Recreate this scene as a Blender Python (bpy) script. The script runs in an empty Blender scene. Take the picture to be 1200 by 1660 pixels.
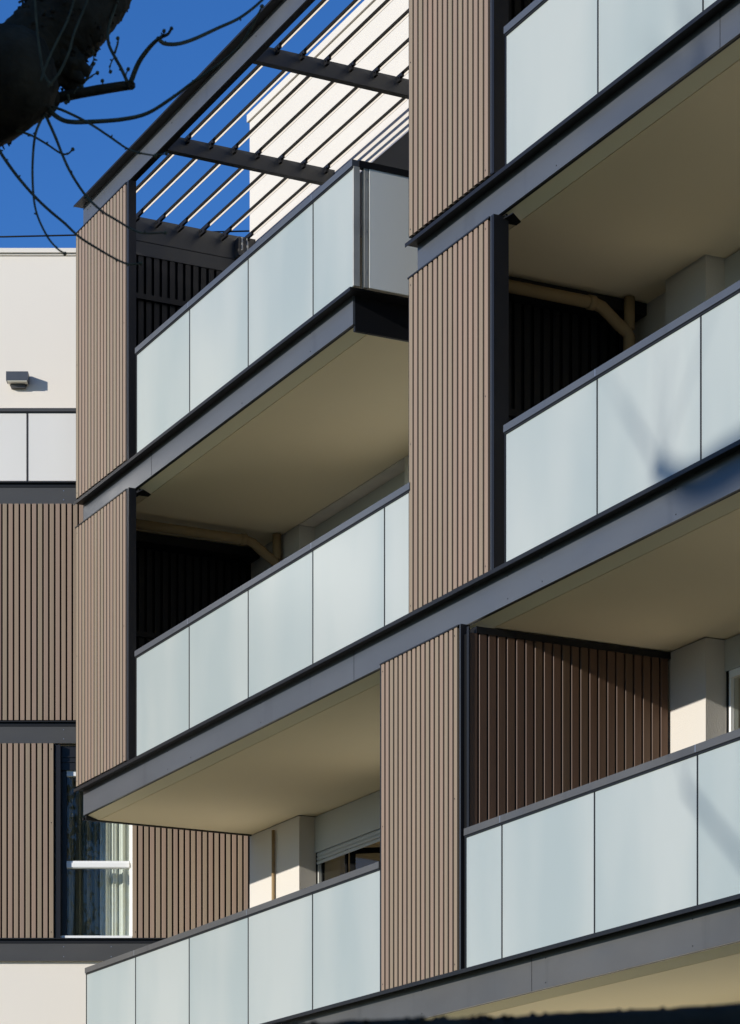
import bpy, math, random
from mathutils import Vector, Matrix, noise
random.seed(7)
scn = bpy.context.scene
C = scn.collection

# ------------------------------------------------------------------ camera, sky, sun
CAMH = 1.6
cam_d = bpy.data.cameras.new('camera'); cam = bpy.data.objects.new('camera', cam_d); C.objects.link(cam)
cam.location = (0, 0, CAMH); cam.rotation_euler = (math.radians(90), 0, 0)
cam_d.sensor_fit = 'HORIZONTAL'; cam_d.sensor_width = 36; cam_d.lens = 4590/1200*36
cam_d.shift_y = (2237-830)/1200
cam_d.clip_start = 0.1; cam_d.clip_end = 3000
cam_d.dof.use_dof = True; cam_d.dof.focus_distance = 25; cam_d.dof.aperture_fstop = 24
scn.camera = cam
# facade frame: es runs along the facade (left end to right), ed into the building
O = Vector((-2.87307, 28.37052, 0)); TH = math.atan2(-0.89388, 0.44830)
es = Vector((0.44830, -0.89388, 0)); ed = Vector((0.89388, 0.44830, 0))
L = ed - 0.12*es + Vector((0, 0, -0.295)); L.normalize()          # direction sunlight travels
sd = bpy.data.lights.new('sun', 'SUN'); sun = bpy.data.objects.new('sun', sd); C.objects.link(sun)
sd.energy = 4.6; sd.angle = math.radians(0.55); sd.color = (1.0, 0.955, 0.885)
sun.rotation_euler = L.to_track_quat('-Z', 'Y').to_euler(); sun.location = (-12, -8, 20)
w = bpy.data.worlds.new('World'); scn.world = w; w.use_nodes = True
nt = w.node_tree; bg = nt.nodes['Background']
sky = nt.nodes.new('ShaderNodeTexSky'); sky.sky_type = 'NISHITA'; sky.sun_disc = False
sky.sun_elevation = math.asin(-L.z); sky.sun_rotation = math.atan2(-L.x, -L.y) % (2*math.pi)
sky.air_density = 1.0; sky.dust_density = 0.0; sky.ozone_density = 3.5; sky.altitude = 1500
hs = nt.nodes.new('ShaderNodeHueSaturation'); hs.inputs['Saturation'].default_value = 1.22; hs.inputs['Value'].default_value = 1.0; hs.inputs['Hue'].default_value = .512
nt.links.new(sky.outputs[0], hs.inputs['Color']); nt.links.new(hs.outputs[0], bg.inputs[0]); bg.inputs[1].default_value = 0.155
scn.view_settings.view_transform = 'Standard'; scn.view_settings.look = 'None'
scn.view_settings.exposure = 0.17; scn.view_settings.gamma = 1
scn.cycles.max_bounces = 10; scn.cycles.diffuse_bounces = 6; scn.cycles.transparent_max_bounces = 12

# ------------------------------------------------------------------ materials
def mat(name, col, rough=.6, spec=.5, metal=0.0, var=0.0, vscale=(3, 3, 3), bump=0.0, bscale=60, bdist=.002, tint=False,
        rvar=0.0, stain=None):
    m = bpy.data.materials.new(name); m.use_nodes = True; t = m.node_tree; n = t.nodes; l = t.links
    b = n['Principled BSDF']; b.inputs['Roughness'].default_value = rough
    b.inputs['Specular IOR Level'].default_value = spec; b.inputs['Metallic'].default_value = metal
    tc = n.new('ShaderNodeTexCoord'); out = None
    rgb = n.new('ShaderNodeRGB'); rgb.outputs[0].default_value = (*col, 1); out = rgb.outputs[0]
    def mul(out, fac_socket):
        mx = n.new('ShaderNodeMix'); mx.data_type = 'RGBA'; mx.blend_type = 'MULTIPLY'; mx.inputs[0].default_value = 1
        l.new(out, mx.inputs[6]); l.new(fac_socket, mx.inputs[7]); return mx.outputs[2]
    def noise_ramp(scale, lo, hi, detail=4, dist=None, pmin=.3, pmax=.7):
        mp = n.new('ShaderNodeMapping'); mp.inputs['Scale'].default_value = scale; l.new(tc.outputs['Object'], mp.inputs[0])
        nz = n.new('ShaderNodeTexNoise'); nz.inputs['Scale'].default_value = 1; nz.inputs['Detail'].default_value = detail
        l.new(mp.outputs[0], nz.inputs[0])
        r = n.new('ShaderNodeMapRange'); r.inputs[1].default_value = pmin; r.inputs[2].default_value = pmax
        r.inputs[3].default_value = lo; r.inputs[4].default_value = hi; l.new(nz.outputs[0], r.inputs[0]); return r.outputs[0], nz
    if tint:
        at = n.new('ShaderNodeAttribute'); at.attribute_name = 'tint'
        cr = n.new('ShaderNodeValToRGB'); e = cr.color_ramp.elements
        e[0].position = 0; e[0].color = (1.0, .95, .92, 1); e[1].position = 1; e[1].color = (.95, .99, .89, 1)
        e2 = cr.color_ramp.elements.new(.5); e2.color = (1.08, 1.0, .93, 1)
        l.new(at.outputs['Fac'], cr.inputs[0]); out = mul(out, cr.outputs[0])
    if var:
        f, _ = noise_ramp(vscale, 1-var, 1+var); out = mul(out, f)
    if stain:
        f, _ = noise_ramp(stain[0], 1, stain[1], 6, pmin=stain[2], pmax=stain[2]+.12); out = mul(out, f)
    l.new(out, b.inputs['Base Color'])
    if rvar:
        f, _ = noise_ramp((1.5, 1.5, 4), rough-rvar, rough+rvar); l.new(f, b.inputs['Roughness'])
    if bump:
        bn = n.new('ShaderNodeBump'); bn.inputs['Strength'].default_value = bump; bn.inputs['Distance'].default_value = bdist
        nz = n.new('ShaderNodeTexNoise'); nz.inputs['Scale'].default_value = bscale; nz.inputs['Detail'].default_value = 3
        l.new(tc.outputs['Object'], nz.inputs[0]); l.new(nz.outputs[0], bn.inputs['Height']); l.new(bn.outputs[0], b.inputs['Normal'])
    return m
M = {}
M['metal'] = mat('anthracite_metal', (.060, .065, .073), .42, .6, var=.10, vscale=(.8, .8, 3), rvar=.06, bump=.15, bscale=2.2, bdist=.01,
                 stain=((5, 5, .6), .8, .62))
M['metal3'] = mat('warm_reflection_metal', (.068, .066, .062), .45, .5, var=.14, vscale=(1.2, 1.2, 2), rvar=.08, stain=((6, 6, .5), .82, .6))  # warm base paints in tree reflections on the lowest metal, plus stains
M['metal2'] = mat('warm_grey_metal', (.050, .048, .044), .45, .5, var=.08, vscale=(.8, .8, 3), rvar=.05)
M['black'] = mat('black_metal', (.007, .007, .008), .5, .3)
M['dark'] = mat('dark_backing', (.006, .006, .006), .8, .1)
M['post'] = mat('charcoal_post_metal', (.009, .009, .011), .42, .35, var=.2, vscale=(2, 2, 1))
M['board'] = mat('brown_composite_board', (.218, .164, .122), .55, .35, var=.06, vscale=(30, 30, .8), tint=True, bump=.1, bscale=120, bdist=.0006)
M['board2'] = mat('brown_composite_board_wing', (.265, .20, .153), .6, .3, var=.06, vscale=(30, 30, .8), tint=True)
M['board3'] = mat('shade_darkened_board', (.108, .064, .042), .5, .3, var=.10, vscale=(30, 30, .8), tint=True)  # same brown boards, base darkened to hold the side wall's shade
M['wall'] = mat('cream_render', (.545, .51, .455), .9, .2, var=.02, vscale=(.6, .6, .6), bump=.7, bscale=75, bdist=.0035)
M['wall2'] = mat('white_render', (.735, .68, .59), .9, .2, var=.02, vscale=(.5, .5, .3), bump=.3, bscale=90, bdist=.002)
M['soffit'] = mat('cream_soffit_paint', (.86, .745, .50), .85, .2, var=.03, vscale=(.5, .5, .5))
M['concrete'] = mat('balcony_floor', (.68, .62, .52), .8, .2, var=.08, vscale=(4, 4, 4))
M['tan'] = mat('tan_pipe_plastic', (.27, .19, .10), .8, .2, var=.05)
M['white'] = mat('white_window_frame', (.80, .80, .77), .35, .4)
M['grey'] = mat('grey_shutter', (.42, .42, .39), .5, .4)
M['cream_bar'] = mat('cream_painted_bar', (.62, .56, .48), .6, .3)
M['curtain'] = mat('white_curtain', (.78, .78, .72), .9, .1)
M['curtain_shade'] = mat('shade_darkened_curtain', (.24, .235, .18), .95, .1)  # curtain colour darkened where the window jamb shades it
M['room'] = mat('room_interior', (.35, .30, .24), .9, .1)
M['zinc'] = mat('zinc_edge', (.30, .32, .36), .35, .5, metal=.6)
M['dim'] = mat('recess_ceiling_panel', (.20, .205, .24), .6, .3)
M['warm_zinc'] = mat('galvanised_post', (.36, .35, .31), .45, .5, metal=.0, var=.2, vscale=(2, 2, 3))
M['ground'] = mat('asphalt', (.10, .098, .09), .9, .2, var=.2, vscale=(2, 2, 2), bump=.4, bscale=40)
M['pave'] = mat('pavement', (.30, .28, .25), .9, .2, var=.12, vscale=(2, 2, 2))
M['grass'] = mat('grass', (.04, .06, .02), .95, .1, var=.3, vscale=(6, 6, 6))
M['bark'] = mat('plane_bark', (.050, .033, .018), .95, .1, var=.4, vscale=(14, 14, 6), bump=.8, bscale=40, bdist=.01)
M['twig'] = mat('twig_bark', (.095, .078, .040), .8, .2, var=.3, vscale=(20, 20, 20))
M['leaf'] = mat('evergreen_leaf', (.035, .055, .02), .6, .3, var=.4, vscale=(2, 2, 2))
M['diffuser'] = mat('lamp_diffuser', (.7, .68, .58), .4, .4)

def frosted(name='frosted_white_glass', fac=.20, tcol=(.98, .97, .88, 1), c0=(.345, .395, .385, 1), c1=(.43, .46, .435, 1)):
    m = bpy.data.materials.new(name); m.use_nodes = True; t = m.node_tree; n = t.nodes; l = t.links
    b = n['Principled BSDF']; o = n['Material Output']
    tc = n.new('ShaderNodeTexCoord'); mp = n.new('ShaderNodeMapping'); mp.inputs['Scale'].default_value = (1.1, 1.1, .35)
    l.new(tc.outputs['Object'], mp.inputs[0]); nz = n.new('ShaderNodeTexNoise'); nz.inputs['Scale'].default_value = 1; nz.inputs['Detail'].default_value = 3
    l.new(mp.outputs[0], nz.inputs[0])
    oi = n.new('ShaderNodeObjectInfo'); ad = n.new('ShaderNodeVectorMath'); ad.operation = 'SCALE'; ad.inputs[0].default_value = (7, 3, 5)
    l.new(oi.outputs['Random'], ad.inputs['Scale']); l.new(ad.outputs[0], mp.inputs['Location'])
    cr = n.new('ShaderNodeValToRGB'); e = cr.color_ramp.elements
    e[0].position = .35; e[0].color = c0; e[1].position = .65; e[1].color = c1
    l.new(nz.outputs[0], cr.inputs[0]); l.new(cr.outputs[0], b.inputs['Base Color'])
    b.inputs['Roughness'].default_value = .28; b.inputs['Specular IOR Level'].default_value = .38
    tr = n.new('ShaderNodeBsdfTranslucent'); tr.inputs[0].default_value = tcol
    mx = n.new('ShaderNodeMixShader'); mx.inputs[0].default_value = fac
    l.new(b.outputs[0], mx.inputs[1]); l.new(tr.outputs[0], mx.inputs[2]); l.new(mx.outputs[0], o.inputs[0]); return m
M['frost'] = frosted()
M['panel'] = frosted('back_painted_white_glass', .06, (.9, .9, .86, 1), (.73, .705, .645, 1), (.79, .765, .705, 1))
M['frost_end'] = frosted('frosted_end_glass', .15, (.98, .98, .95, 1), (.93, .92, .83, 1), (.97, .95, .87, 1))
def clear_glass():
    m = bpy.data.materials.new('window_glass'); m.use_nodes = True; t = m.node_tree; n = t.nodes; l = t.links
    for x in list(n):
        if x.type == 'BSDF_PRINCIPLED': n.remove(x)
    o = [x for x in n if x.type == 'OUTPUT_MATERIAL'][0]
    g = n.new('ShaderNodeBsdfGlossy'); g.inputs['Roughness'].default_value = .01; g.inputs[0].default_value = (1, 1, 1, 1)
    tr = n.new('ShaderNodeBsdfTransparent'); tr.inputs[0].default_value = (.88, .90, .88, 1)
    fr = n.new('ShaderNodeFresnel'); fr.inputs[0].default_value = 1.5
    ge = n.new('ShaderNodeNewGeometry'); su = n.new('ShaderNodeMath'); su.operation = 'SUBTRACT'; su.inputs[0].default_value = 1; l.new(ge.outputs['Backfacing'], su.inputs[1])
    mu = n.new('ShaderNodeMath'); mu.operation = 'MULTIPLY'; l.new(fr.outputs[0], mu.inputs[0]); l.new(su.outputs[0], mu.inputs[1])
    mx = n.new('ShaderNodeMixShader'); l.new(mu.outputs[0], mx.inputs[0]); l.new(tr.outputs[0], mx.inputs[1]); l.new(g.outputs[0], mx.inputs[2])
    l.new(mx.outputs[0], o.inputs[0]); return m
M['glass'] = clear_glass()

# ------------------------------------------------------------------ mesh helpers
class MB:
    def __init__(s): s.v = []; s.f = []; s.mi = []; s.t = []; s.sm = []
    def face(s, idx, m=0, t=0.0, smooth=False): s.f.append(idx); s.mi.append(m); s.t.append(t); s.sm.append(smooth)
    def box(s, x0, x1, y0, y1, z0, z1, m=0, t=0.0):
        if x0 > x1: x0, x1 = x1, x0
        if y0 > y1: y0, y1 = y1, y0
        if z0 > z1: z0, z1 = z1, z0
        k = len(s.v)
        s.v += [(x0, y0, z0), (x1, y0, z0), (x1, y1, z0), (x0, y1, z0), (x0, y0, z1), (x1, y0, z1), (x1, y1, z1), (x0, y1, z1)]
        for q in ((0, 3, 2, 1), (4, 5, 6, 7), (0, 1, 5, 4), (1, 2, 6, 5), (2, 3, 7, 6), (3, 0, 4, 7)): s.face([k+i for i in q], m, t)
        return s
    def prism(s, pts, z0, z1, m=0, t=0.0):
        """closed polygon in x, y (counter-clockwise from above) extruded in z"""
        k = len(s.v); n = len(pts)
        s.v += [(x, y, z0) for x, y in pts] + [(x, y, z1) for x, y in pts]
        for i in range(n):
            j = (i+1) % n; s.face([k+i, k+j, k+n+j, k+n+i], m, t)
        s.face([k+i for i in reversed(range(n))], m, t); s.face([k+n+i for i in range(n)], m, t); return s
    def profile(s, pts, x0, x1, m=0):
        """closed polygon in y, z extruded along x"""
        k = len(s.v); n = len(pts)
        s.v += [(x0, y, z) for y, z in pts] + [(x1, y, z) for y, z in pts]
        for i in range(n):
            j = (i+1) % n; s.face([k+i, k+j, k+n+j, k+n+i], m)
        s.face([k+i for i in reversed(range(n))], m); s.face([k+n+i for i in range(n)], m); return s
    def tube(s, pts, rad, seg=8, m=0, rough=0.0, seed=0.0, sub=1, cap=True):
        P = [Vector(p) for p in pts]; R = list(rad) if hasattr(rad, '__len__') else [rad]*len(P)
        if len(R) != len(P):
            R = [R[0] + (R[-1]-R[0])*i/(len(P)-1) for i in range(len(P))]
        if sub > 1:
            Q = []; RR = []
            for i in range(len(P)-1):
                a = P[max(i-1, 0)]; b = P[i]; c = P[i+1]; d = P[min(i+2, len(P)-1)]
                for j in range(sub):
                    u = j/sub
                    Q.append(.5*((2*b) + (c-a)*u + (2*a-5*b+4*c-d)*u*u + (3*b-a-3*c+d)*u**3)); RR.append(R[i]*(1-u)+R[i+1]*u)
            Q.append(P[-1]); RR.append(R[-1]); P = Q; R = RR
        k = len(s.v); up = None
        for i, p in enumerate(P):
            t = (P[min(i+1, len(P)-1)]-P[max(i-1, 0)]).normalized()
            if up is None: up = t.orthogonal().normalized()
            up = (up - t*up.dot(t)).normalized(); bi = t.cross(up)
            for j in range(seg):
                a = 2*math.pi*j/seg; dr = up*math.cos(a)+bi*math.sin(a); r = R[i]
                if rough:
                    q = p+dr*r
                    r *= 1+rough*noise.noise(q*6/max(.06, R[0])*.12+Vector((seed, 0, 0)))+rough*.5*noise.noise(q*14/max(.06, R[0])*.12+Vector((seed, 9, 0)))+(rough*.30*noise.noise(q*60+Vector((seed, 3, 0)))+rough*.2*noise.noise(q*130) if seg > 20 else 0)
                s.v.append(tuple(p+dr*r))
        for i in range(len(P)-1):
            for j in range(seg):
                a = k+i*seg+j; b = k+i*seg+(j+1) % seg; s.face([a, b, b+seg, a+seg], m, 0, True)
        if cap:
            s.face([k+j for j in reversed(range(seg))], m); s.face([k+(len(P)-1)*seg+j for j in range(seg)], m)
        return s
    def blob(s, c, r, m=0, seed=0.0, amp=.35, nu=18, nv=10, sc=(1, 1, 1)):
        k = len(s.v); c = Vector(c)
        for i in range(nv+1):
            ph = math.pi*i/nv
            for j in range(nu):
                a = 2*math.pi*j/nu; d = Vector((math.sin(ph)*math.cos(a), math.sin(ph)*math.sin(a), math.cos(ph)))
                rr = r*(1+amp*noise.noise(d*2.2+Vector((seed, 0, 0)))+amp*.5*noise.noise(d*5+Vector((seed, 5, 0))))
                s.v.append(tuple(c+Vector((d.x*sc[0], d.y*sc[1], d.z*sc[2]))*rr))
        for i in range(nv):
            for j in range(nu):
                a = k+i*nu+j; b = k+i*nu+(j+1) % nu; s.face([a, a+nu, b+nu, b], m, 0, True)
        return s
    def board(s, a0, a1, b0, b1, z0, z1, t, ch=.004, m=0):
        """board in x-y section, chamfered on its front (low b) corners"""
        s.prism([(a0, b0+ch), (a0+ch, b0), (a1-ch, b0), (a1, b0+ch), (a1, b1), (a0, b1)], z0, z1, m, t); return s
    def build(s, name, mats, parent=None, zflip=False, origin=None):
        if not isinstance(mats, (list, tuple)): mats = [mats]
        xs = [v[0] for v in s.v]; ys = [v[1] for v in s.v]; zs = [v[2] for v in s.v]
        o = Vector(origin) if origin is not None else Vector(((min(xs)+max(xs))/2, (min(ys)+max(ys))/2, min(zs)))
        me = bpy.data.meshes.new(name); me.from_pydata([(v[0]-o.x, v[1]-o.y, v[2]-o.z) for v in s.v], [], s.f)
        for m in mats: me.materials.append(M[m])
        me.polygons.foreach_set('material_index', s.mi); me.polygons.foreach_set('use_smooth', s.sm)
        if any(s.t):
            at = me.attributes.new('tint', 'FLOAT', 'FACE'); at.data.foreach_set('value', s.t)
        me.update()
        ob = bpy.data.objects.new(name, me); C.objects.link(ob)
        if parent is not None:
            ob.parent = parent; ob.location = o - Vector(parent.get('_o', (0, 0, 0)))
        else: ob.location = o
        ob['_o'] = tuple(o); return ob
def tag(o, label=None, cat=None, group=None, kind=None):
    if label: o['label'] = label
    if cat: o['category'] = cat
    if group: o['group'] = group
    if kind: o['kind'] = kind
    return o
def thing(name, loc, rz=0):
    o = bpy.data.objects.new(name, None); C.objects.link(o); o.location = loc; o.rotation_euler = (0, 0, rz)
    o.empty_display_size = .2; o['_o'] = (0, 0, 0); return o
def part(mb, name, mats, parent, label=None):
    o = mb.build(name, mats, parent)
    if label: o['label'] = label
    return o
G = CAMH                                      # heights below are written above eye level; Z() turns them into metres above ground
def Z(z): return z+G

# ------------------------------------------------------------------ ground
g = MB().box(-400, 400, -200, 600, -.2, 0).build('ground', 'grass'); tag(g, kind='structure')
g = MB().box(-60, 60, -9, 5.5, -.1, .004).build('road', 'ground'); tag(g, kind='structure')
g = MB().box(-60, 60, 5.5, 8.0, -.1, .13).build('pavement', 'pave'); tag(g, kind='structure')

# ------------------------------------------------------------------ the balcony block
BL = 1.84; BR = 1.71                          # back wall depth, left and right bays
blk = thing('apartment_block', (O.x, O.y, 0), TH)
tag(blk, 'apartment block with frosted glass balconies, grey metal edge beams and brown slatted screens', 'apartment building')
SE = 17.0
def slab(s0, s1, top, bot, body_d1, end_l=True, end_r=False, label=None, seams=(), screws=(), mt='metal'):
    zt = Z(top); zb = Z(bot)
    body = MB(); dl = .03 if end_l else 0; dr = .03 if end_r else 0
    # underside steps down over a sloped nosing behind the beam, with a drip groove; the top is the balcony floor
    body.profile([(.02, zb), (.02, zt-.02), (body_d1, zt-.02), (body_d1, zb-.038), (.160, zb-.038), (.160, zb-.022), (.152, zb-.022), (.152, zb-.038), (.036, zb-.001)][::-1],
                 s0+dl, s1-dr, 0)
    b = part(body, 'balcony_slab', ['soffit'], blk, label)
    fl = MB().box(s0-.04, s1+(.13 if end_r else 0), -.09, .02, zt-.012, zt)
    fl.box(s0-.04, s1+(.13 if end_r else 0), -.09, -.086, zt-.03, zt-.0121)
    part(MB().box(s0+dl+.004, s1-dr-.004, .0205, BL-.02, zt-.0195, zt-.004), 'floor', ['concrete'], b)
    if end_r: fl.box(s1-.02, s1+.13, .02, 1.84, zt-.012, zt)
    part(fl, 'flashing', ['black'], b)
    fa = MB()
    fa.box(s0, s1, 0, .02, zb, zt-.012); fa.box(s0+.002, s1-.002, .02, .035, zb-.001, zb+.008, 1)
    if end_l:
        fa.box(s0, s0+.03, .02, BL-.005, zb-.05, zt-.012, 1); fa.box(s0-.03, s0, .0, BL-.01, zb-.045, zb-.02, 1)
    if end_r: fa.box(s1-.03, s1, .02, BL-.005, zb-.05, zt-.012, 1)
    for q in seams: fa.box(q-.0025, q+.0025, -.0015, .0, zb+.002, zt-.02, 1)
    for q in screws:
        fa.box(q-.004, q+.004, -.0025, 0, zb+.035, zb+.043, 1); fa.box(q-.004, q+.004, -.0025, 0, zt-.06, zt-.052, 1)
    part(fa, 'edge_beam', [mt, 'black'], b)
    return b
slab(.0, 6.10, 8.79, 8.545, 1.835, True, True, 'topmost left balcony slab with open end', (1.80,), (3.9, 5.3))
slab(7.23, SE, 8.79, 8.545, 5, True, False, 'topmost right balcony slab', (11.42,), (7.55, 9.35, 13))
slab(.0, SE, 5.915, 5.655, 5, True, False, 'long slab of the middle balconies', (6.12,), (2.2, 2.75, 4.3, 8.65, 9.15, 10.9, 13))
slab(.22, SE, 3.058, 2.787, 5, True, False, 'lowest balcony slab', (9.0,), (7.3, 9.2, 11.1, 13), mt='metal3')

def balustrade(s0, s1, cuts, top, floor, label=None, return_r=False, return_l=False, cap_l=False, mt='metal'):
    zt = Z(top); zf = Z(floor)
    hr = MB().box(s0, s1, -.088, -.030, zt-.052, zt)
    hr.box(s0+.001, s1-.001, -.080, -.045, zt-.066, zt-.0521, 1)
    for c in cuts[::2]: hr.box(c-.004, c+.004, -.0893, -.0881, zt-.05, zt, 2)
    h = part(hr, 'balustrade', [mt, 'black', 'zinc'], blk, label)
    e = [s0]+list(cuts)+[s1]
    for i in range(len(e)-1):
        a = e[i]+(.008 if i or cap_l else .012); b_ = e[i+1]-.008
        part(MB().box(a, b_, -.070, -.056, zf+.004, zt-.067), 'glass_panel', ['frost'], h)
    for i, c in enumerate(e):
        if i == len(e)-1 and return_r: continue
        part(MB().box(c-.0075, c+.0075, -.073, -.052, zf+.002, zt-.067).box(c-.02, c+.02, -.0515, -.02, zf+.002, zt-.067),
             'post', ['black'], h)
    if return_r:
        rr = MB().box(s1-.045, s1+.012, -.029, 1.8, zt-.052, zt)
        part(rr, 'return_rail', ['black'], h)
        part(MB().box(s1-.007, s1+.007, .065, 1.79, zf+.004, zt-.053), 'glass_panel', ['frost_end'], h, 'shaded end panel')
        pz = MB().box(s1-.012, s1+.004, -.0745, -.020, zf+.002, zt-.053)
        pz.box(s1-.036, s1+.004, .02, .055, zf+.002, zt-.053, 1)
        for q in (.12, .45, .87): pz.box(s1+.004, s1+.0055, .030, .040, zf+q, zf+q+.012, 0)
        part(pz, 'post', ['warm_zinc', 'warm_zinc'], h)
    if return_l:
        part(MB().box(s0+.02, s0+.034, .0, 1.8, zf+.004, zt-.053), 'glass_panel', ['frost'], h)
        part(MB().box(s0+.0, s0+.05, -.029, 1.8, zt-.052, zt), 'return_rail', ['metal'], h)
    return h
balustrade(1.60, 6.262, (2.89, 4.19, 5.50), 9.803, 8.79, 'left balustrade of the top balcony with glazed end', return_r=True)
balustrade(8.745, SE-.1, (10.03, 11.33, 12.6, 13.9, 15.2), 9.803, 8.79, 'right balustrade of the top balcony')
balustrade(1.59, 7.26, (2.88, 4.19, 5.495, 6.805), 6.925, 5.915, 'left balustrade of the middle balcony')
balustrade(8.74, SE-.1, (10.02, 11.305, 12.6, 13.9, 15.2), 6.918, 5.915, 'right balustrade of the middle balcony')
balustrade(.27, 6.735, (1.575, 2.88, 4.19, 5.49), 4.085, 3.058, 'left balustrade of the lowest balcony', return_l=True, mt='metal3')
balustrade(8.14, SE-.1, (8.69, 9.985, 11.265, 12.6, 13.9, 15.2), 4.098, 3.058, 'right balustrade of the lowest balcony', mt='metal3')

def screen(s0, s1, z0, z1, n, label, post_d=.0, post_w=.045, left_trim=True, fr=-.080, capr=True, m='board'):
    """slatted screen standing proud of the edge beams: backing, boards, dark frame"""
    a0 = s0+(.004); a1 = s1-post_w-.012
    mb = MB(); z0 = Z(z0); z1 = Z(z1); p = (a1-a0)/n; gap = .029
    random.seed(int(s0*100+z0*10))
    for i in range(n):
        a = a0+i*p
        t = (.12 if i % 2 else .88)+random.uniform(-.12, .12)
        if random.random() < .2: t = random.random()
        mb.board(a, a+p-gap, fr, fr+.022, z0+random.uniform(0, .004), z1-.012, max(.01, t), .0035)
    for (sa) in (a0+.028, a1-gap-.03):
        for zz in (z0+.05, (z0+z1)/2, z1-.07):
            k = len(mb.v)
            for j in range(8):
                an = 2*math.pi*j/8; mb.v.append((sa+.006*math.cos(an), fr-.0015, zz+.006*math.sin(an)))
            mb.face([k+j for j in range(8)], 1)
    b = part(mb, 'slatted_screen', [m, 'black'], blk, label)
    part(MB().box(a0+.004, a1-.004, fr+.0225, fr+.034, z0, z1-.02), 'backing', ['dark'], b)
    tr = MB().box(s0-.012, a1+.004, fr-.006, -.001, z1-.0115, z1)
    if left_trim: tr.box(s0-.010, s0+.0015, fr+.005, fr+.06, z0, z1-.012)
    part(tr, 'trim', ['black'], b)
    # right edge: light lip, dark return
    po = MB().box(s1-post_w, s1, fr+.004, post_d, z0-.008, z1)
    po.box(s1-post_w+.008, s1-post_w+.018, fr-.001, fr+.004, z0, z1-.01, 1)
    part(po, 'edge_post', ['post', 'metal'], b)
    for zz in (z0+.35, z1-.45):
        part(MB().box(s0+.03, s1-post_w-.02, fr+.036, fr+.075, zz, zz+.05), 'rail', ['black'], b)
    return b
screen(.0, 1.415, 8.815, 11.475, 16, 'slatted screen under the roof beam at the left end')
screen(.0, 1.415, 5.935, 8.535, 16, 'slatted screen of the middle storey at the left end')
screen(7.235, 8.575, 8.825, 11.50, 16, 'tall slatted screen of the top storey', post_d=.05)
screen(7.235, 8.575, 5.920, 8.515, 16, 'slatted screen of the middle storey between the balustrades', post_d=.05)
screen(6.760, 8.075, 3.060, 5.640, 17, 'lowest slatted screen beside the dark side wall', post_d=-.0, post_w=.02)
part(MB().box(6.735, 6.755, -.075, .03, Z(3.072), Z(5.645)), 'edge_trim', ['black'], blk)
for s, z in ((1.40, 8.545), (8.56, 8.545)):
    part(MB().prism([(s-.05, 0.0), (s+.13, .02), (s+.02, .15), (s-.05, .15)], Z(z)-.052, Z(z)-.046-.0),
         'bracket', ['black'], blk)

for s_a, s_b in ((.02, 1.40), (7.25, 8.56)):
    part(MB().box(s_a, s_b, .0355, .050, Z(8.49), Z(8.541)), 'sun_stop', ['black'], blk)  # hidden strips added to stop sun slipping onto the pipes
# side wall of boards darkened for shade, lowest right balcony
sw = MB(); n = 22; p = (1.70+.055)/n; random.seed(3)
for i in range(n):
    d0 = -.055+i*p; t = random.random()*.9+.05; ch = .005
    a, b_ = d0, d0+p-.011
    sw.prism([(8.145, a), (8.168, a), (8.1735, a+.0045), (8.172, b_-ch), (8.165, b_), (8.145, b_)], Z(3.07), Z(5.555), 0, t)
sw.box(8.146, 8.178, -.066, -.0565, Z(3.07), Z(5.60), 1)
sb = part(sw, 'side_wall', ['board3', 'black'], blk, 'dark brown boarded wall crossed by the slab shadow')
part(MB().box(8.08, 8.148, -.05, 1.70, Z(3.07), Z(5.56)), 'backing', ['dark'], sb)
part(MB().box(8.08, 8.178, .0, 1.705, Z(5.556), Z(5.606)), 'top_track', ['black'], sb)

# dark slatted end screens behind the front screens
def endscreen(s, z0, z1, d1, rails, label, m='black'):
    mb = MB(); n = int((d1-.1)/.085); p = (d1-.1)/n
    for i in range(n):
        a = .06+i*p; mb.prism([(s, a), (s+.022, a), (s+.022, a+p-.03), (s, a+p-.03)], Z(z0), Z(z1), 0, random.random()*.9+.05)
    b = part(mb, 'end_screen', [m], blk, label)
    for z in rails: part(MB().box(s+.0225, s+.06, .05, d1-.02, Z(z), Z(z+.055)), 'rail', [m], b)
    part(MB().box(s-.02, s-.004, .04, d1, Z(z0), Z(z1)), 'backing', ['dark'], b)
    if z1 < 9: part(MB().box(s+.0225, s+.26, .05, d1-.02, Z(8.40), Z(8.492)), 'header', ['black'], b)
    return b
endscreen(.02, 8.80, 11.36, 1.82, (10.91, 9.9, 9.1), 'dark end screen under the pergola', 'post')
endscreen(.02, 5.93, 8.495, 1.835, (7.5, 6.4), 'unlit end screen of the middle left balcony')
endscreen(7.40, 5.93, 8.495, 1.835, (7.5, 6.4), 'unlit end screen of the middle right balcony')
endscreen(7.40, 8.80, 11.5, 1.835, (10.9, 9.1), 'unlit end screen of the top right balcony')

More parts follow.
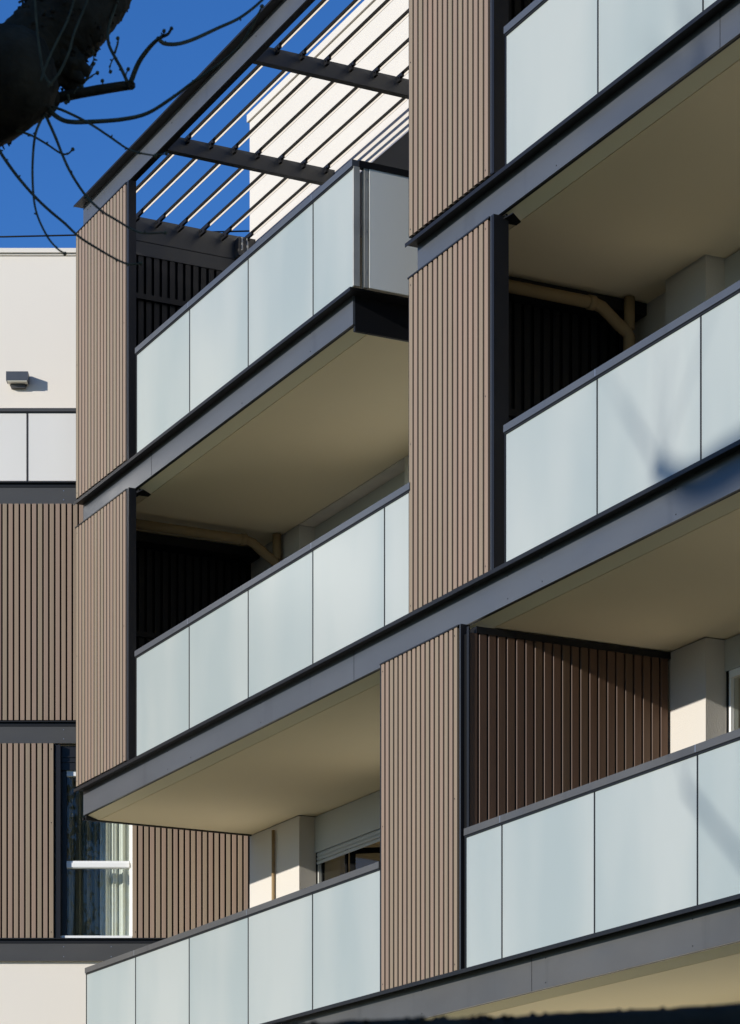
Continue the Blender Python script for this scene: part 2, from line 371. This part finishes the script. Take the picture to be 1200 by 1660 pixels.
# pergola: front beam, side fascia, cross beams, angle bars with brackets
def beam_channel(mb, s0, s1, zt, zb):
    mb.box(s0-.04, s1, -.09, .012, zt-.010, zt, 1); mb.box(s0-.04, s1, -.09, -.086, zt-.018, zt-.0101, 1)
    mb.box(s0, s1, 0, .012, zb, zt-.0101, 0); mb.box(s0, s1, .0121, .07, zb, zb+.012, 1)
pm = MB(); beam_channel(pm, .0, 7.23, Z(11.765), Z(11.555))
for q in (.12, .2, 2.3, 4.2): pm.box(q-.005, q+.005, -.002, 0, Z(11.68), Z(11.69), 1)
pg = part(pm, 'pergola', ['metal', 'black'], blk, 'open roof pergola of grey beams and thin bars')
sf = MB().box(.02, .05, .0705, 1.83, Z(11.505), Z(11.745)); sf.box(.02, .045, .0705, 1.83, Z(11.495), Z(11.5049), 1)
sf.box(.02, .052, .0705, 1.83, Z(11.36), Z(11.4949)); sf.box(-.0, .019, .0705, 1.83, Z(11.36), Z(11.745))
part(sf, 'side_fascia', ['metal2', 'black'], pg)
for s in (1.98, 4.00, 6.02):
    cb = MB().box(s-.008, s, .0705, 1.838, Z(11.587), Z(11.708)); cb.box(s-.07, s, .0705, 1.838, Z(11.575), Z(11.5869)); cb.box(s-.07, s, .0705, 1.838, Z(11.7081), Z(11.72))
    part(cb, 'cross_beam', ['metal2'], pg)
for i in range(7):
    d = .30+i*.242
    brm = MB(); z = Z(11.7205)
    brm.box(.052, 7.2, d-.032, d-.004, z+.002, z+.006, 0)            # horizontal leg, its unlit underside coloured black
    brm.box(.052, 7.2, d-.004, d, z-.026, z+.006, 1)                  # upright leg facing the sun
    for s in (.052, 1.98, 4.00, 6.02):
        w_ = .09 if s > 1 else .22
        brm.box(s+.001, s+w_, d-.030, d-.0045, z-.030, z+.0015, 0); brm.box(s+.001, s+w_*.6, d-.030, d-.0045, z-.055, z-.0305, 0)
        for q in (.03, .065): brm.box(s+q-.005, s+q+.005, d-.040, d-.0302, z-.030, z-.020, 0)
    part(brm, 'bar', ['black', 'cream_bar'], pg)
part(MB().box(.055, .16, 1.63, 1.82, Z(11.51), Z(11.70)).box(.161, .17, 1.66, 1.675, Z(11.56), Z(11.69), 1).box(.161, .17, 1.72, 1.735, Z(11.56), Z(11.69), 1),
     'end_bracket', ['metal2', 'grey'], pg)
# roof slab over the right hand bays
rs = MB().box(7.25, SE, .035, 5, Z(11.60), Z(11.74)); rb = part(rs, 'roof_slab', ['soffit'], blk)
rm = MB(); beam_channel(rm, 7.23, SE, Z(11.765), Z(11.555)); part(rm, 'edge_beam', ['metal', 'black'], rb)

# ------------------------------------------------------------------ walls and windows
def wall(s0, s1, z0, z1, d, thick=.35, m='wall', label=None, seg=None):
    return part(MB().box(s0, s1, d, d+thick, Z(z0), Z(z1)), 'wall', [m], blk, label)
def window(s0, s1, z0, z1, d, box=.20, label=None, open_sash=False, slats=.15, m='grey'):
    """recessed window: frame, shutter box, lowered slats, panes"""
    f = .055
    fr = MB(); zt = Z(z1)-box-.0; zb = Z(z0)
    fr.box(s0, s0+f, d, d+.07, zb, zt).box(s1-f, s1, d, d+.07, zb, zt).box(s0+f, s1-f, d, d+.07, zt-f, zt).box(s0+f, s1-f, d, d+.07, zb, zb+f)
    fr.box(s0+.012, s0+.03, d-.012, d, zb, zt, 1)
    mid = (s0+s1)/2
    if not open_sash: fr.box(mid-.04, mid+.04, d+.001, d+.069, zb+f, zt-f)
    w_ = part(fr, 'window', [m, 'dark'], blk, label)
    part(MB().box(s0, s1, d-.02, d+.2, zt+.0005, Z(z1)-.001), 'shutter_box', ['grey'], w_)
    if slats:
        sl = MB(); k = int(slats/.04)
        for i in range(k):
            za = zt-.002-i*.04; sl.profile([(d-.006, za-.037), (d-.012, za-.02), (d-.006, za-.003), (d-.001, za-.003), (d-.001, za-.037)], s0+.03, s1-.03)
        part(sl, 'roller_shutter', ['grey'], w_)
    if open_sash:
        a = MB().box(s0+f, s0+f+.03, d+.03, d+.05, zb+f, zt-f).box(s0+.58, s0+.62, d+.03, d+.05, zb+f, zt-f)
        part(MB().box(s0+f+.03, s0+.58, d+.036, d+.044, zb+f, zt-f), 'pane', ['glass'], w_)
        part(a, 'sash', ['dark'], w_)
        # inner casement swung open into the room: its glass faces the street and mirrors the sky
        sash = MB(); ln = .95
        sash.box(0, .05, -.02, .02, 0, zt-zb-2*f).box(ln-.05, ln, -.02, .02, 0, zt-zb-2*f).box(.05, ln-.05, -.02, .02, 0, .05).box(.05, ln-.05, -.02, .02, zt-zb-2*f-.05, zt-zb-2*f)
        so = part(sash, 'casement', ['dark'], w_); so.location = Vector((s0+.64, d+.06, zb+f))-Vector(w_['_o']); so['_o'] = (0, 0, 0)
        so.rotation_euler = (0, 0, math.radians(52))
        so.data.transform(Matrix.Translation((ln/2, 0, 0)))
        pn = part(MB().box(.05, ln-.05, -.004, .004, .05, zt-zb-2*f-.05), 'pane', ['glass'], w_); pn.location = so.location
        pn.data.transform(Matrix.Translation((ln/2, 0, .05))); pn.rotation_euler = so.rotation_euler
    else:
        part(MB().box(s0+f, mid-.04, d+.03, d+.038, zb+f, zt-f), 'pane', ['glass'], w_)
        part(MB().box(mid+.04, s1-f, d+.03, d+.038, zb+f, zt-f), 'pane', ['glass'], w_)
    return w_
flo = {2: (3.06, 5.61), 3: (5.917, 8.50), 4: (8.79, 11.47)}
for lv, (z0, z1) in flo.items():
    zb = z0-.30 if lv > 2 else z0
    wall(-.03, 1.17, zb, z1 if lv < 4 else z1, BL, label='cream wall pier beside the left window' if lv == 2 else None)
    if lv < 4:
        window(1.17, 3.45, z0, z1, BL+.19, .36 if lv == 2 else .25, open_sash=(lv == 2), slats=.12)
        wall(3.45, 4.4, zb, z1, BL); window(4.4, 6.4, z0, z1, BL+.19, .25, slats=2.1); wall(6.4, 8.10, zb, z1, BL)  # second window's unseen shutter is lowered to bounce light onto the soffits
    else:
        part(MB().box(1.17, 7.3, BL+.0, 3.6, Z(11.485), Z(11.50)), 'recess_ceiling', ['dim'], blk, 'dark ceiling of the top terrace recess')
        window(1.2, 7.2, z0, z1, 3.4, .25); wall(7.2, 8.10, zb, z1, BL)
    wall(8.10, 8.66, zb, z1 if lv < 4 else 11.60, BR, label='cream wall pier beside the right window' if lv == 2 else None)
    window(8.66, 11.4, z0, z1, BR+.19, .24, slats=.0, m='white'); wall(11.4, 13, zb, z1 if lv < 4 else 11.6, BR); window(13, 15, z0, z1, BR+.19, .24); wall(15, SE, zb, z1 if lv < 4 else 11.6, BR)
pw = part(MB().box(-.03, SE, BL, BL+.35, Z(11.501), Z(12.984)), 'upper_wall', ['wall'], blk, 'cream rendered wall rising behind the pergola')
part(MB().box(-.055, SE, BL-.022, BL+.4, Z(12.985), Z(13.06)), 'coping', ['wall'], pw)
# ground floor and the rest of the shell
part(MB().box(.25, SE, BL, BL+.3, 0, Z(2.74)), 'wall', ['wall2'], blk, 'ground floor wall under the lowest balcony')
part(MB().box(-.03, SE, 5.0, 5.2, 0, Z(12.9)), 'wall', ['room'], blk); part(MB().box(-.03, .2, BL+.351, 4.999, Z(0), Z(12.9)), 'wall', ['wall'], blk)
part(MB().box(-.03, SE, BL+.36, 4.999, Z(12.7), Z(12.9)), 'roof', ['concrete'], blk)
part(MB().box(.21, SE, 3.61, 4.999, Z(11.42), Z(11.6)), 'ceiling', ['room'], blk)
for z in (8.55, 5.66, 2.79):
    if z > 8: part(MB().box(.21, 7.229, BL+.001, 4.999, Z(8.50), Z(8.789)), 'floor_slab', ['concrete'], blk)
for s in (4.0, 7.6, 12.0):
    part(MB().box(s, s+.15, BL+.37, 4.99, Z(2.8), Z(8.49)), 'partition', ['room'], blk)

# pipes
def pipe(pts, r, label, collars=()):
    mb = MB().tube(pts, r, 14, sub=1)
    for c, dr in collars:
        c = Vector(c); dr = Vector(dr); mb.tube([c-dr*.03, c+dr*.03], r*1.16, 14)
    return part(mb, 'drain_pipe', ['tan'], blk, label)
zc = Z(8.395)
pipe([(.80, .0, zc), (.80, 1.42, zc), (.80, 1.50, zc-.02), (.80, 1.66, zc-.13), (.80, 1.735, zc-.17), (.80, 1.765, zc-.21), (.80, 1.765, zc-.55), (.80, 1.765, Z(5.95))], .048,
     'tan drain pipe under the top left slab', (((.80, 1.40, zc), (0, 1, 0)),))
part(MB().tube([(.80, 1.765, zc-.15), (.80, 1.765, zc+.10)], .044, 14), 'drain_pipe', ['tan'], blk)
pipe([(7.70, .0, zc), (7.70, 1.30, zc), (7.70, 1.38, zc-.02), (7.70, 1.53, zc-.13), (7.70, 1.60, zc-.17), (7.70, 1.63, zc-.21), (7.70, 1.63, zc-.55), (7.70, 1.63, Z(5.95))], .048,
     'tan drain pipe under the top right slab', (((7.70, 1.28, zc), (0, 1, 0)),))
part(MB().tube([(7.70, 1.63, zc-.15), (7.70, 1.63, zc+.10)], .044, 14), 'drain_pipe', ['tan'], blk)
part(MB().tube([(.605, 1.815, Z(3.1)), (.605, 1.815, Z(5.56))], .017, 12), 'drain_pipe', ['tan'], blk, 'thin tan pipe on the cream pier')

# ------------------------------------------------------------------ the wing at left, parallel to the picture
KW = 29.6/29.1954                # the wing stands a little behind the end of the block
WX, WY = -1.22833*KW, 29.6
wing = thing('apartment_wing', (WX, WY, 0)); tag(wing, 'lower wing at left with pale walls, brown vertical cladding and one curtained window', 'apartment building')
def X(x): return x*KW-WX          # measured x -> local
def ZW(z): return z*KW+CAMH
Z_ = Z; Z = ZW
XL = -9.0
def wb(x0, x1, y0, y1, z0, z1): return (X(x0), X(x1), y0, y1, Z(z0), Z(z1))
part(MB().box(*wb(XL, -1.26, .90, 1.2, 9.2, 11.965)), 'wall', ['wall2'], wing, 'upper pale wall with the lamp')
part(MB().box(*wb(XL, -1.26, .86, 1.25, 11.966, 12.012)).box(*wb(XL, -1.26, .885, .90, 11.945, 11.965)), 'coping', ['wall2'], wing)
part(MB().box(*wb(XL, -1.26, 0.02, 4.0, 9.04, 9.205)), 'terrace_slab', ['concrete'], wing)
hb = MB().box(*wb(XL, -1.26, -.03, .03, 9.978, 10.012)).box(*wb(XL, -1.26, -.01, .01, 9.965, 9.9779))
wbal = part(hb, 'balustrade', ['metal2', 'black'], wing)
cuts = [-3.533-1.30*k for k in range(-1, 5)]
for a in cuts:
    part(MB().box(*wb(a-1.29, a-.012, -.006, .006, 9.27, 9.964)), 'glass_panel', ['panel'], wbal)
    part(MB().box(*wb(a-.009, a+.006, -.011, .02, 9.25, 9.964)), 'post', ['post'], wbal)
def band(zt, zb, screws):
    mb = MB().box(*wb(XL, -1.25, -.035, .02, zt-.012, zt)).box(*wb(XL, -1.25, 0.004, .02, zb, zt-.0121, ))
    mb.mi = [1]*6+[0]*6
    mb.box(*wb(XL, -1.25, -.004, .0039, zt-.05, zt-.0122), 1)
    for x in screws:
        for z in (zb+.04, zt-.09): mb.box(*wb(x-.004, x+.004, .001, .0035, z, z+.008), 2)
    return part(mb, 'metal_band', ['metal2', 'black', 'zinc'], wing)
band(9.255, 9.032, (-3.16,)); band(6.79, 6.566, (-3.16,)); band(4.552, 4.319, (-3.16, -2.67))
random.seed(11)
def cladding(x0, x1, z0, z1, label):
    n = max(1, round((x1-x0)/.0607)); p = (X(x1)-X(x0))/n; mb = MB()
    for i in range(n):
        a = X(x0)+i*p; t = (.15 if i % 2 else .85)+random.uniform(-.15, .15)
        mb.board(a, a+p-.0165, -.018, .003, Z(z0), Z(z1), max(.01, t), .003)
    for xx in (X(x0)+.03, X(x1)-.04):
        for zz in (Z(z0)+.06, Z(z1)-.06, Z(z0)+.6*(z1-z0)):
            k = len(mb.v)
            for j in range(8):
                an = 2*math.pi*j/8; mb.v.append((xx+.006*math.cos(an), -.0195, zz+.006*math.sin(an)))
            mb.face([k+j for j in range(8)], 1)
    c = part(mb, 'cladding', ['board2', 'black'], wing, label)
    part(MB().box(X(x0)+.001, X(x1)-.001, .0035, .02, Z(z0), Z(z1)), 'backing', ['dark'], c)
cladding(XL, -1.24, 6.80, 9.03, 'brown cladding between the upper and middle metal bands')
cladding(XL, -3.246, 4.555, 6.56, 'brown cladding left of the window')
cladding(-2.448, -1.24, 4.555, 6.56, 'brown cladding right of the window')
# wall body behind the cladding, with the window hole
for a in ((XL, -3.245, .021, .3, 4.32, 6.79), (-2.45, -1.26, .021, .3, 4.32, 6.79), (-3.244, -2.451, .021, .3, 4.32, 4.54), (-3.244, -2.451, .021, .3, 6.57, 6.79), (XL, -1.26, .021, .3, 6.791, 9.03)):
    part(MB().box(*wb(*a)), 'wall', ['wall2'], wing)
part(MB().box(*wb(XL, -1.20, .05, .3, -1.6, 4.318)), 'wall', ['wall2'], wing, 'pale wall below the lowest metal band')
part(MB().box(*wb(XL, -1.30, 3.5, 3.7, -1.6, 9.0)), 'wall', ['room'], wing)
part(MB().box(*wb(-3.8, -1.9, 1.6, 1.7, 4.3, 6.9)).box(*wb(-3.85, -3.81, .31, 1.7, 4.3, 6.9)).box(*wb(-1.89, -1.85, .31, 1.7, 4.3, 6.9)).box(*wb(-3.8, -1.9, .31, 1.6, 4.25, 4.3)).box(*wb(-3.8, -1.9, .31, 1.6, 6.85, 6.9)),
     'room', ['room'], wing)
# window
x0, x1, zb_, zt_ = -3.238, -2.458, 4.556, 6.548
fr = MB().box(*wb(x0, x0+.045, .0, .12, zb_, zt_), 1).box(*wb(x0+.0451, x1, .06, .12, 6.30, zt_), 1)
fr.box(*wb(x0+.0451, x0+.10, .085, .15, zb_+.03, 6.299), 1).box(*wb(x1-.032, x1, .085, .15, zb_+.03, 6.299))  # left jamb of the white frame coloured charcoal for its shade
fr.box(*wb(x0+.1001, x1-.0321, .085, .15, 6.245, 6.299)).box(*wb(x0+.1001, x1-.0321, .080, .15, 5.292, 5.365)).box(*wb(x0+.1001, x1-.0321, .072, .0799, 5.30, 5.345))
fr.box(*wb(x0+.0451, x1, .03, .15, zb_, zb_+.029), 0)
wn = part(fr, 'window', ['white', 'post'], wing, 'tall narrow white window with a mid rail')
for za, zc_ in ((4.586, 5.2915), (5.3655, 6.2445)): part(MB().box(*wb(x0+.1, x1-.032, .112, .118, za, zc_)), 'pane', ['glass'], wn)
part(MB().box(*wb(x0+.0455, x1-.001, .048, .0595, 6.43, 6.44)).box(*wb(x0+.0455, x1-.001, .048, .0595, 6.38, 6.386)), 'shutter_box', ['post'], wn)
cu = MB(); nn = 90
def curt(xa, xb, y, z0, z1, amp, fr_):
    k = len(cu.v)
    for i in range(nn+1):
        t = i/nn; x = xa+(xb-xa)*t; yy = y+amp*math.sin(t*fr_)+amp*.5*math.sin(t*fr_*2.3+1)
        cu.v += [(X(x), yy, Z(z0)), (X(x)+.004*math.sin(t*9), yy, Z(z1))]
    for i in range(nn): cu.face([k+2*i, k+2*i+2, k+2*i+3, k+2*i+1], 0, 0, True)
curt(x1-.36, x1+.05, .33, 4.5, 6.35, .022, 30)
part(cu, 'curtain', ['curtain'], wn, 'white curtain drawn to the right and lit by the sun')
cu = MB(); curt(x0-.05, x1-.20, .38, 4.5, 6.35, .022, 44)
part(cu, 'curtain', ['curtain_shade'], wn, 'curtain length darkened in colour for the jamb shade')

# lamp on the upper wall
lx = (-3.855-3.62)/2*1.01344
lamp = thing('wall_lamp', (lx, WY+.90, 10.50*1.01344+CAMH)); tag(lamp, 'small grey box lamp fixed high on the pale upper wall', 'wall lamp')
part(MB().box(-.118, .118, -.13, -.016, .085, .178).box(-.09, .09, -.0159, -.001, .06, .17), 'housing', ['metal'], lamp)
part(MB().box(-.105, .105, -.122, -.03, .075, .0849), 'diffuser', ['diffuser'], lamp)
part(MB().prism([(-.075, -.05), (.075, -.05), (.075, -.001), (-.075, -.001)], .03, .0745), 'mount', ['metal2'], lamp)

Z = Z_
# overhead wire behind the parapet
wr = MB().tube([(-9, 33.6, Z(13.60)), (-4.3, 33.2, Z(13.405)), (2.5, 32.6, Z(13.32))], .010, 8).build('overhead_wire', 'black')
tag(wr, 'thin dark wire crossing the sky just above the pale parapet', 'wire')

# ------------------------------------------------------------------ trees
def at(u, v, Y): return Vector(((u-600)/4590*Y, Y, CAMH+(2237-v)/4590*Y))
def loc(s, d, z): return O+es*s+ed*d+Vector((0, 0, Z(z)))
def px(r, Y): return r/4590*Y
random.seed(5)
t1 = thing('plane_tree', (-4.3, 10.6, 0)); tag(t1, 'bare pollarded tree whose dark limb and thin shoots hang across the upper left', 'tree')
t1['_o'] = (-4.3, 10.6, 0)
tr = MB(); B = Vector((-4.3, 10.6, 0))
tr.tube([B, B+Vector((.02, 0, 1.5)), B+Vector((.0, .1, 3.2)), B+Vector((.1, .1, 4.0))], [.34, .28, .26, .28], 20, rough=.25, sub=6)
tr.blob(B+Vector((.1, .1, 4.1)), .36, seed=2)
part(tr, 'trunk', ['bark'], t1)
YL = 8.0
lm = MB(); fork = B+Vector((.1, .1, 4.1))
lm.tube([fork, (fork*.5+at(-60, 215, YL)*.5)+Vector((0, .3, -.15)), at(-60, 205, YL), at(20, 130, YL), at(74, 74, YL), at(120, 20, YL), at(165, -60, YL+.1), at(210, -140, YL+.2)],
        [.21, .16, px(66, YL), px(64, YL), px(61, YL), px(60, YL), px(64, YL), px(74, YL)], 44, rough=.24, seed=4, sub=22)
lm.blob(at(66, 158, YL-.05), px(27, YL), seed=7, amp=.6); lm.blob(at(112, 108, YL-.02), px(30, YL), seed=9, amp=.7)
lm.blob(at(8, 175, YL), px(36, YL), seed=11, amp=.5)
lm.blob(at(140, 52, YL), px(28, YL), seed=13, amp=.6)
lm.tube([at(105, 110, YL-.03), at(126, 124, YL-.04), at(134, 132, YL-.05)], [px(16, YL), px(12, YL), px(5, YL)], 24, rough=.3, seed=8, sub=5)
lm.blob(at(215, -150, YL+.2), .2, seed=17, amp=.5)
rnd = random.Random(12)                       # flaking bark and short spurs break the outline
axis = [at(-60, 205, YL), at(20, 130, YL), at(74, 74, YL), at(120, 20, YL), at(165, -60, YL+.1)]
for i in range(520):
    q = rnd.random()*3.99; k_ = int(q); p = axis[k_].lerp(axis[k_+1], q-k_); dr = (axis[k_+1]-axis[k_]).normalized()
    n_ = dr.orthogonal(); n_.rotate(Matrix.Rotation(rnd.uniform(0, 6.283), 3, dr)); n_.normalize()
    b_ = p+n_*px(rnd.uniform(57, 66), YL); t_ = (n_+dr*rnd.uniform(-1.2, 1.2)).normalized()
    lm.tube([b_, b_+t_*px(rnd.uniform(3, 10), YL)], [px(rnd.uniform(2, 6), YL), px(1, YL)], 5)
part(lm, 'limb', ['bark'], t1, 'thick dark limb')
def shoot(pts, r0, r1, Y0, Y1, buds=True, parent=t1, m='twig'):
    n = len(pts); P = [at(u, v, Y0+(Y1-Y0)*i/(n-1)) for i, (u, v) in enumerate(pts)]
    mb = MB(); mb.tube(P, [px(r0+(r1-r0)*i/(n-1), Y0) for i in range(n)], 7, sub=6, rough=.05, seed=pts[0][0])
    if buds:
        for i in range(1, n):
            for q in range(2):
                t = random.random(); p = P[i-1].lerp(P[i], t) if q else P[i]
                if q == 0 and i == n-1:
                    mb.blob(p, px(3.2, Y0), nu=8, nv=5, seed=i); continue
                if q: continue
                dv = Vector((random.uniform(-1, 1), random.uniform(-.6, .6), random.uniform(-1, 1))).normalized()
                mb.tube([p, p+dv*px(random.uniform(3, 6), Y0)], [px(2.0, Y0), px(1.0, Y0)], 6)
    return part(mb, 'shoot', [m], parent)
shoot([(66, 172), (95, 158), (150, 147), (200, 139), (214, 138)], 9, 7, YL, YL-.1, m='bark')
shoot([(207, 134), (196, 110), (186, 92), (176, 70), (176, 45), (184, 20), (194, -8)], 3.0, 2.2, YL-.1, YL)
shoot([(186, 86), (191, 70), (191, 62)], 2, 1.2, YL-.08, YL-.08)
shoot([(212, 133), (225, 101), (243, 76), (258, 62), (272, 55), (278, 46)], 4.5, 2.0, YL-.1, YL-.25)
shoot([(256, 62), (266, 70), (288, 71), (315, 63), (352, 46), (390, 28), (425, 0), (450, -30)], 3.6, 2.0, YL-.15, YL+.1)
shoot([(78, 176), (92, 189), (112, 197), (150, 197), (200, 193), (240, 183), (280, 158), (312, 134), (350, 108), (385, 78), (405, 50), (425, 10)], 4.2, 1.4, YL-.1, YL-.5)
shoot([(84, 173), (105, 180), (145, 200), (180, 223), (205, 240), (228, 248), (252, 252)], 2.4, 1.3, YL-.12, YL-.4)
shoot([(252, 251), (262, 250), (270, 249)], 1.3, 1.3, YL-.4, YL-.4)
shoot([(73, 182), (58, 215), (53, 262), (54, 312), (60, 347), (76, 382), (92, 402), (105, 411)], 2.3, 1.4, YL-.1, YL-.3)
shoot([(73, 184), (90, 222), (101, 250), (116, 282), (140, 318), (165, 342), (186, 355), (215, 372), (235, 378), (268, 377)], 2.6, 1.4, YL-.12, YL-.45)
shoot([(-6, 235), (8, 258), (30, 288), (56, 318), (80, 341), (105, 362), (130, 385), (165, 407), (188, 420), (208, 428), (228, 427)], 2.8, 1.5, YL-.1, YL-.3)
shoot([(22, 210), (50, 219), (75, 233), (98, 248), (110, 249), (118, 242)], 2.0, 1.3, YL-.1, YL-.2)
shoot([(84, 138), (72, 122), (66, 92), (61, 55), (58, 20), (56, -12)], 2.3, 1.8, YL-.32, YL-.3)
shoot([(78, 140), (96, 118), (112, 84), (120, 55), (134, 20), (146, -10)], 2.3, 1.6, YL-.32, YL-.3)
shoot([(66, 132), (78, 98), (95, 62), (110, 32), (122, -5)], 2.1, 1.6, YL-.34, YL-.32)
shoot([(128, 142), (140, 128), (148, 112), (152, 103)], 2.6, 1.6, YL, YL)
shoot([(140, 130), (150, 122), (158, 118)], 1.4, 1, YL, YL)
shoot([(146, 108), (152, 96), (150, 84)], 1.3, .9, YL, YL)
shoot([(206, 134), (204, 122), (208, 112)], 1.5, .9, YL-.1, YL-.1)
shoot([(160, 146), (166, 138), (166, 131)], 1.5, .9, YL-.05, YL-.05)
shoot([(120, 152), (126, 143), (133, 140)], 1.6, .9, YL-.05, YL-.05)
shoot([(110, 153), (112, 164), (107, 166)], 2.4, 1.4, YL-.05, YL-.05)
shoot([(186, 92), (182, 98), (178, 108), (179, 116)], 1.2, .8, YL-.08, YL-.1)
shoot([(258, 62), (264, 58), (266, 50)], 1.4, .9, YL-.2, YL-.22)
shoot([(30, 4), (44, -4), (60, -14)], 2, 1.2, YL, YL)
# two more limbs high to the left: their knuckled ends and shoots shade the right hand balconies
def pollard(parent, pts, rads, sh, seed):
    mb = MB(); mb.tube(pts, rads, 14, rough=.3, seed=seed, sub=5); mb.blob(pts[-1], rads[-1]*1.25, seed=seed, amp=.5, sc=(1, 1, .9))
    part(mb, 'limb', ['bark'], parent)
    rnd = random.Random(seed)
    for i in range(sh):
        mb = MB(); p = Vector(pts[-1]); a = rnd.uniform(-1.0, 1.0); ln = rnd.uniform(.7, 1.5)
        dv = es*math.sin(a)+Vector((0, 0, math.cos(a)))+ed*rnd.uniform(-.5, .5)
        q = [p+dv*ln*t+es*(.12*math.sin(a)*t*t) for t in (0, .3, .6, 1)]
        mb.tube(q, [.008, .007, .006, .004], 6, sub=3); part(mb, 'shoot', ['twig'], parent)
def shp(s, z, k): return loc(s+.12*k, -k, z+.295*k)
KT = 20.0
tb0 = loc(17.5, -19.0, 0); tb0.z = 0
t3 = thing('plane_tree', tb0); t3['_o'] = tuple(tb0); tag(t3, 'tall pollarded tree beyond the left edge of the view', 'tree')
fk = Vector((tb0.x, tb0.y, 9.5))
part(MB().tube([tb0, tb0.lerp(fk, .4)+Vector((.15, 0, 0)), fk], [.38, .3, .26], 18, rough=.25, sub=8), 'trunk', ['bark'], t3)
pollard(t3, [fk, shp(14.0, 5.3, KT), shp(12.6, 5.62, KT), shp(11.9, 5.80, KT), shp(11.2, 5.80, KT), shp(10.80, 5.98, KT)], [.24, .18, .15, .135, .11, .07], 6, 21)
pollard(t3, [fk, shp(13.4, 2.2, KT-1), shp(12.2, 2.9, KT-1), shp(11.6, 3.40, KT-1), shp(11.12, 3.82, KT-1)], [.18, .07, .024, .020, .022], 2, 33)
pollard(t3, [fk, shp(14.0, 6.4, KT), shp(13.0, 7.4, KT), shp(11.9, 8.1, KT), shp(11.2, 8.38, KT)], [.22, .15, .12, .09, .08], 7, 44)

# second tree: one low limb passes under the lens at the bottom right
YB = 2.6
t2 = thing('plane_tree', (2.9, 4.2, 0)); t2['_o'] = (2.9, 4.2, 0)
tag(t2, 'dark mossy limb cutting across the bottom right corner, close to the lens', 'tree')
B2 = Vector((2.9, 4.2, 0)); tb = MB(); tb.tube([B2, B2+Vector((0, 0, 1.2)), B2+Vector((-.1, 0, 2.2)), B2+Vector((-.1, .1, 4.5))], [.30, .24, .22, .2], 18, rough=.25, sub=5)
part(tb, 'trunk', ['bark'], t2)
R = px(150, YB)
lb = MB(); lb.tube([B2+Vector((-.1, 0, 2.0)), at(1700, 1790, YB+.1), at(1250, 1778, YB), at(1000, 1788, YB), at(760, 1800, YB), at(560, 1803, YB), at(380, 1815, YB), at(200, 1850, YB)],
                   [.16, R, R, R*1.0, R, R*.97, R*.93, R*.9], 40, rough=.07, seed=3, sub=14)
rnd = random.Random(4)
for i in range(90):
    u = rnd.uniform(430, 1250); v0 = 1655-(u-430)*.040; p = at(u, v0+12, YB+rnd.uniform(-.05, .05))
    dv = Vector((rnd.uniform(-.7, .7), rnd.uniform(-.3, .3), 1)).normalized(); lb.tube([p, p+dv*rnd.uniform(.001, .005)], [.005, .003], 4)
part(lb, 'limb', ['bark'], t2)

# across the street, behind the camera: an unseen block added to shade the near trees, and evergreens mirrored in the window glass
nb = thing('shade_building', (-15.0, -1.5, 0), math.radians(32)); tag(nb, 'unseen building added behind the viewpoint to shade the near trees', 'building')
part(MB().box(-4.5, 4.5, -7, 8, 0, 9.5), 'wall', ['wall2'], nb)
wn2 = MB()
for fz in (1.2, 4.2, 7.2):
    for k in range(5):
        wn2 = MB().box(4.5, 4.53, -5.6+k*2.6, -4.4+k*2.6, fz, fz+1.5); part(wn2, 'window', ['glass'], nb)
def evergreen(loc_, h, r, seed):
    t = thing('evergreen_tree', loc_); t['_o'] = tuple(loc_); tag(t, 'dense evergreen tree behind the viewpoint', 'tree', 'evergreens across the street')
    b = Vector(loc_); part(MB().tube([b, b+Vector((0, 0, h*.5)), b+Vector((.1, 0, h*.9))], [.3, .2, .05], 10, sub=3), 'trunk', ['bark'], t)
    rnd = random.Random(seed); mb = MB()
    cl = [(b+Vector((rnd.gauss(0, r*.45), rnd.gauss(0, r*.45), h*rnd.uniform(.3, 1))), rnd.uniform(.5, 1.1)) for _ in range(34)]
    for c, cr in cl:
        for _ in range(110):
            p = c+Vector((rnd.gauss(0, 1), rnd.gauss(0, 1), rnd.gauss(0, .8)))*cr*.6; a = rnd.uniform(.07, .16)
            u = Vector((rnd.gauss(0, 1), rnd.gauss(0, 1), rnd.gauss(0, 1))).normalized(); v = u.orthogonal().normalized()
            k = len(mb.v); mb.v += [tuple(p-u*a), tuple(p+v*a*.5), tuple(p+u*a), tuple(p-v*a*.5)]; mb.face([k, k+1, k+2, k+3], 0)
    part(mb, 'crown', ['leaf'], t)
evergreen((-7.5, -13, 0), 19, 3, 1); evergreen((-3.0, -16, 0), 17, 3, 2); evergreen((-12, -15, 0), 20, 3, 3); evergreen((4, -17, 0), 14, 3, 4)

for o in list(bpy.data.objects):
    if '_o' in o: del o['_o']
print('objects', len(bpy.data.objects))
